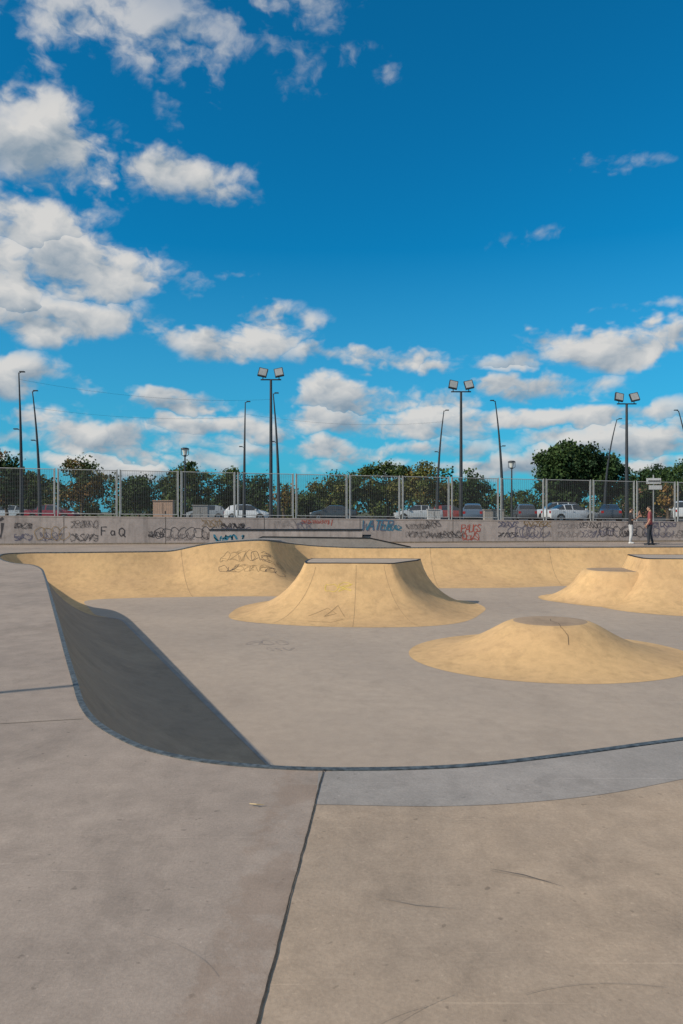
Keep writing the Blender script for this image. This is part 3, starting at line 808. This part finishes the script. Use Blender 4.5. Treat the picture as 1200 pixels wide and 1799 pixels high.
# ------------------------------------------------------------------ people
def person(name, loc, face, bones, rads, mats, headdir=0.0, hands=None, scale=1.0):
    names = list(rads); me = bpy.data.meshes.new('tmp')
    me.from_pydata([rads[n][0] for n in names], [(names.index(a), names.index(b)) for a, b, _ in bones], [])
    o = bpy.data.objects.new('tmp', me); COL.objects.link(o)
    o.modifiers.new('Skin', 'SKIN'); sb = o.modifiers.new('S', 'SUBSURF'); sb.levels = 2
    sv = me.skin_vertices[0].data
    for i, n_ in enumerate(names):
        sv[i].radius = rads[n_][1]; sv[i].use_root = (n_ == 'pelvis')
    dg = bpy.context.evaluated_depsgraph_get(); ev = o.evaluated_get(dg); em = bpy.data.meshes.new_from_object(ev)
    bpy.data.objects.remove(o)
    m = MB(); m.v = [tuple(v.co) for v in em.vertices]
    segs = [(Vector(rads[a][0]), Vector(rads[b][0]), mt, max(rads[a][1]), max(rads[b][1])) for a, b, mt in bones]
    for p in em.polygons:
        c = Vector(p.center); best = (1e9, 0)
        for a, b_, mt, ra, rb in segs:
            t = max(0, min(1, (c-a).dot(b_-a)/max((b_-a).length_squared, 1e-9))); dd = (c-(a+(b_-a)*t)).length - (ra+(rb-ra)*t)
            if dd < best[0]: best = (dd, mt)
        mt = best[1]
        if mt == 0 and abs(c.x) < .165*rads['chest'][1][0]/.175 and c.y < .13 and c.z < 1.40: mt = 1
        if mt == 2 and c.z > .92: mt = 1          # shirt hangs over the waistband
        if mt == 1 and c.z < .90: mt = 2
        m.f.append(tuple(p.vertices)); m.m.append(mt)
    hc = Vector(rads['neck'][0]) + Vector((0, .02, .10)); Rz = Matrix.Rotation(headdir, 3, 'Z')
    m.tube([(0, -.002, 1.44), (0, .0, 1.50), (0, .012, hc.z-.03)], [.075, .057, .052], 14, 0)
    def hp(v): return hc + Rz @ Vector(v)
    m.sphere(hc, (.074, .092, .112), 0, 16, 12, Rz)
    m.sphere(hp((0, .03, -.06)), (.052, .06, .055), 0, 12, 8, Rz)
    m.sphere(hp((0, .096, -.012)), (.012, .02, .022), 0, 8, 6, Rz)
    m.sphere(hp((0, .083, -.058)), (.024, .012, .008), 5, 8, 6, Rz)
    for sx in (-1, 1):
        m.sphere(hp((sx*.031, .080, .008)), (.013, .010, .008), 4, 8, 6, Rz); m.sphere(hp((sx*.076, -.002, -.005)), (.010, .02, .032), 0, 8, 6, Rz)
        m.tube([hp((sx*.018, .089, .028)), hp((sx*.046, .080, .028))], .004, 4, 4)
    m.sphere(hp((0, -.018, .028)), (.083, .092, .104), 4, 16, 10, Rz)
    for hn, dirv, thumbv, curl in hands:
        w_ = Vector(rads[hn][0]); dv = Vector(dirv).normalized(); tv = Vector(thumbv); tv = (tv - dv*tv.dot(dv)).normalized(); pn = dv.cross(tv)
        m.tube([w_-dv*.02, w_+dv*.03, w_+dv*.085], [.024, .038, .036], 8, 0, flat=.5)
        for k, L in enumerate((.072, .080, .075, .058)):
            b0 = w_ + dv*.08 + tv*(.028-.019*k); b1 = b0 + dv*L*.45 + pn*curl*L*.15; b2 = b1 + dv*L*.3*(1-curl*.4) + pn*curl*L*.35; b3 = b2 + dv*L*.2*(1-curl) + pn*curl*L*.3
            m.tube([b0, b1, b2, b3], [.0095, .009, .008, .006], 6, 0)
        t0 = w_ + dv*.025 + tv*.028; m.tube([t0, t0+tv*.025+dv*.025, t0+tv*.032+dv*.055], [.012, .010, .008], 6, 0)
    for an, to in (('ankR', 'toeR'), ('ankL', 'toeL')):
        a = Vector(rads[an][0]); t_ = Vector(rads[to][0]); dd = (t_-a); dd.z = 0; dd.normalize()
        b0 = Vector((a.x, a.y, .045))-dd*.06; m.tube([b0, b0+dd*.09, b0+dd*.2-Vector((0, 0, .008)), b0+dd*.26-Vector((0, 0, .016))], [.038, .046, .040, .026], 10, 3)
    o = m.obj(name, mats, smooth=True, loc=loc, rotz=face); o.scale = (scale,)*3
    return o
def rig(armL, armR, legL, legR, slim=1.0):
    R_ = {'pelvis': ((0, 0, .95), (.150*slim, .115)), 'waist': ((0, .0, 1.08), (.145*slim, .105)), 'chest': ((0, .0, 1.28), (.170*slim, .12)), 'ct': ((0, 0, 1.39), (.13*slim, .09)), 'nb': ((0, 0, 1.46), (.075, .065)), 'neck': ((0, .01, 1.535), (.055, .055))}
    for sfx, arm, leg, sg in (('L', armL, legL, -1), ('R', armR, legR, 1)):
        R_['sh'+sfx] = ((sg*.195*slim, 0, 1.39), (.062, .062)); R_['sl'+sfx] = (tuple(Vector((sg*.195*slim, 0, 1.39)).lerp(Vector(arm[0]), .75)), (.060, .060)); R_['el'+sfx] = (arm[0], (.044, .044)); R_['wr'+sfx] = (arm[1], (.028, .028))
        R_['hip'+sfx] = ((sg*.095, 0, .88), (.10, .11)); R_['kn'+sfx] = (leg[0], (.074, .074)); R_['ank'+sfx] = (leg[1], (.058, .058)); R_['toe'+sfx] = (leg[2], (.03, .025))
    Bn = [('pelvis', 'waist', 1), ('waist', 'chest', 1), ('chest', 'ct', 1), ('ct', 'nb', 1), ('nb', 'neck', 0)]
    for s_ in 'LR': Bn += [('ct', 'sh'+s_, 1), ('sh'+s_, 'sl'+s_, 1), ('sl'+s_, 'el'+s_, 0), ('el'+s_, 'wr'+s_, 0), ('pelvis', 'hip'+s_, 2), ('hip'+s_, 'kn'+s_, 2), ('kn'+s_, 'ank'+s_, 2), ('ank'+s_, 'toe'+s_, 3)]
    return R_, Bn
skin = plain('skin', (.38, .22, .15), .6, var=.05); hair = plain('hair', (.015, .012, .01), .7); lip = plain('lips', (.30, .11, .09), .5)
blk = plain('black_shirt', (.018, .018, .022), .85); jeans = plain('pale_jeans', (.46, .47, .49), .85, var=.1); shoe = plain('white_shoe', (.6, .6, .6), .6)
mar = plain('maroon_shirt', (.24, .055, .06), .85); navy = plain('dark_trousers', (.022, .028, .04), .85)
R1, B1 = rig(((-.26, .02, 1.12), (-.10, .24, 1.18)), ((.26, .03, 1.12), (.08, .27, 1.22)), ((-.11, .04, .50), (-.12, .0, .09), (-.14, .13, .04)), ((.10, .02, .50), (.12, -.06, .09), (.14, .07, .04)), 1.05)
p1 = person('standing_person', (500*37.9/F, 37.3, 0), math.radians(-100), B1, R1, [skin, blk, jeans, shoe, hair, lip], .0,
  [('wrL', (.5, .5, .5), (0, .2, 1), .7), ('wrR', (-.3, .6, .6), (-.2, 0, 1), .7)], 1.05)
ph = MB(); ph.box((-.035, .33, 1.24), (.035, .34, 1.37)); o = ph.obj('phone', [M_dark], parent=p1)
R2, B2 = rig(((-.28, -.03, 1.12), (-.25, .10, .89)), ((.28, -.02, 1.12), (.22, .16, .95)), ((-.13, .05, .50), (-.16, .03, .09), (-.18, .16, .04)), ((.13, .02, .50), (.17, -.10, .09), (.19, .02, .04)), 1.15)
person('standing_person', (533*36.6/F, 36.0, 0), math.radians(60), B2, R2, [skin, mar, navy, navy, hair, lip], .2,
  [('wrL', (.1, .3, -.9), (.2, 1, .2), .5), ('wrR', (-.1, .5, -.8), (-.2, 1, .2), .5)], 1.08)
sk = MB(); sk.box((-.4, -.1, .085), (.4, .1, .10))
for a in (-.26, .26):
    sk.box((a-.02, -.07, .05), (a+.02, .07, .085), 1)
    for c in (-.08, .08): sk.tube([(a, c-.015, .028), (a, c+.015, .028)], .028, 10, 1)
sk.obj('skateboard', [M_dark, M_rim], loc=(533*36.2/F+.0, 35.5, 0), rotz=.2)

# ------------------------------------------------------------------ sky
el, azv = math.radians(33), math.atan2(-.907, -.42)
SUN = Vector((math.sin(azv)*math.cos(el), math.cos(azv)*math.cos(el), math.sin(el)))
W = bpy.data.worlds.new('World'); SC.world = W; W.use_nodes = True
t = NT(W.node_tree); bg = W.node_tree.nodes['Background']
sky = t.n.new('ShaderNodeTexSky'); sky.sky_type = 'NISHITA'; sky.sun_disc = False; sky.sun_elevation = el; sky.sun_rotation = azv % (2*math.pi)
sky.air_density = 1.0; sky.dust_density = .6; sky.ozone_density = 2.0
CL = [  # bearing, elevation, half width, half height, weight
 (-525,665,115,78,1.0),(-455,605,60,50,.9),(-275,592,120,36,.9),(-195,555,55,26,.75),(-350,612,60,26,.55),
 (-530,505,130,50,1.0),(-440,428,150,52,1.05),(-600,420,90,80,1.0),(-490,335,165,42,1.05),(-575,240,110,36,1.0),
 (-185,300,135,25,1.0),(-105,335,55,28,.95),(50,276,130,20,.95),(140,262,50,15,.85),
 (20,205,130,28,1.0),(70,163,190,26,1.1),(-265,192,95,22,.95),(-230,148,140,20,1.0),
 (340,220,125,28,1.05),(200,190,90,24,.9),(490,288,125,32,1.15),(590,308,70,34,1.15),(285,270,80,14,.75),
 (400,160,230,24,1.1),(520,125,160,22,1.0),(20,112,220,22,1.0),(-450,135,230,36,1.05),(-400,85,240,20,.95),
 (-450,850,330,75,.66),(-150,890,200,28,.55),(-230,755,60,26,.5),(0,795,75,28,.45),(130,752,60,20,.5),
 (310,475,55,20,.5),(385,490,40,18,.5),(460,612,90,14,.5),(540,362,90,12,.62),(-200,425,45,10,.5),(350,80,420,20,.9)]
tc = t.n.new('ShaderNodeTexCoord'); sp = t.n.new('ShaderNodeSeparateXYZ'); t.l.new(tc.outputs['Generated'], sp.inputs[0])
az = t.math('ARCTAN2', sp.outputs[0], sp.outputs[1]); elv = t.math('ARCSINE', sp.outputs[2])
cv = t.n.new('ShaderNodeCombineXYZ'); t.l.new(az, cv.inputs[0]); t.l.new(t.math('MULTIPLY', elv, 1.5), cv.inputs[1])
warp = t.math('SUBTRACT', t.noise(cv.outputs[0], 9, 4, .6, dim='2D'), .5)
wx_ = t.math('MULTIPLY_ADD', warp, .15, az); wy_ = t.math('MULTIPLY_ADD', warp, -.06, elv)
S = None; Mc = None
for (cx, cy, rx, ry, wgt) in CL:
    a = math.atan(cx/F); e = math.atan(cy/F*math.cos(a)); ra, re = rx/F*math.cos(a)**2, ry/F*math.cos(a)
    dx = t.math('MULTIPLY_ADD', wx_, 1/ra, -a/ra); dy = t.math('MULTIPLY_ADD', wy_, 1/re, -e/re)
    r2 = t.math('MULTIPLY_ADD', dx, dx, t.math('MULTIPLY', dy, dy))
    g_ = t.math('MULTIPLY_ADD', r2, -.42*wgt, wgt)      # inverted paraboloid
    Sn = g_ if S is None else t.math('MAXIMUM', S, g_)
    if wgt >= .85:      # remember height inside the cloud that owns this direction
        Mc = t.math('MULTIPLY', dy, 1.0) if Mc is None else t.math('MULTIPLY_ADD', t.math('GREATER_THAN', g_, S), t.math('SUBTRACT', dy, Mc), Mc)
    S = Sn
# out of view, to the sides, behind and overhead: cloud added as neutral fill light
fill_cloud = t.math('MAXIMUM', t.ramp(t.math('ABSOLUTE', az), .55, .9, -1, .66), t.ramp(elv, .75, 1.05, -1, .62))
S = t.math('MAXIMUM', S, fill_cloud)
mp = t.n.new('ShaderNodeCombineXYZ'); t.l.new(t.math('MULTIPLY_ADD', warp, .05, az), mp.inputs[0]); t.l.new(t.math('MULTIPLY', t.math('MULTIPLY_ADD', warp, .04, elv), 1.5), mp.inputs[1])
n0 = t.noise(mp.outputs[0], 11, 7, .56, dim='2D')
n1 = t.noise(t.vmath('ADD', mp.outputs[0], (-.014, .026, 0)), 11, 3, .5, dim='2D')
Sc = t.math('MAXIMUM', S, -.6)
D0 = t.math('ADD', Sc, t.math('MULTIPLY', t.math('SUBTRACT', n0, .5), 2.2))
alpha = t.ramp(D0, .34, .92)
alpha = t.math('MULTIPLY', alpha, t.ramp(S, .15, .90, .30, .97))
lit = t.math('MULTIPLY_ADD', t.math('SUBTRACT', n0, n1), 2.3, .58)
lit = t.math('MULTIPLY_ADD', t.ramp(Mc, -1.1, .9, -1, 1, False), .38, lit)
lit = t.ramp(lit, .0, 1.0, 0, 1, False)
ccol = t.mix(lit, (2.3, 3.1, 3.9, 1), (6.8, 6.7, 6.5, 1))
skc = t.mix(1.0, sky.outputs[0], (.03, .86, 1.22, 1), 'MULTIPLY')
hz = t.ramp(elv, 0.0, .34, 1, 0, False)
skc = t.mix(t.math('MULTIPLY', hz, .62), skc, (1.1, 4.1, 6.2, 1))
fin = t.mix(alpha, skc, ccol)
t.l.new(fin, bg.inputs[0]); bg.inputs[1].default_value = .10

sd = bpy.data.lights.new('sun', 'SUN'); sd.energy = 4.2; sd.angle = math.radians(.5); sd.color = (1, .87, .70)
so = bpy.data.objects.new('sun', sd); COL.objects.link(so); so.rotation_euler = SUN.to_track_quat('Z', 'Y').to_euler(); so.location = (-20, -10, 30)

cd = bpy.data.cameras.new('camera'); cam = bpy.data.objects.new('camera', cd); COL.objects.link(cam)
cam.location = (0, 0, 1.6); cam.rotation_euler = (math.radians(90), 0, 0)
cd.sensor_fit = 'VERTICAL'; cd.sensor_height = 36; cd.lens = 36*F/1799; cd.clip_end = 9000; cd.clip_start = .05
SC.camera = cam
SC.view_settings.view_transform = 'Standard'; SC.view_settings.look = 'None'; SC.view_settings.exposure = 0
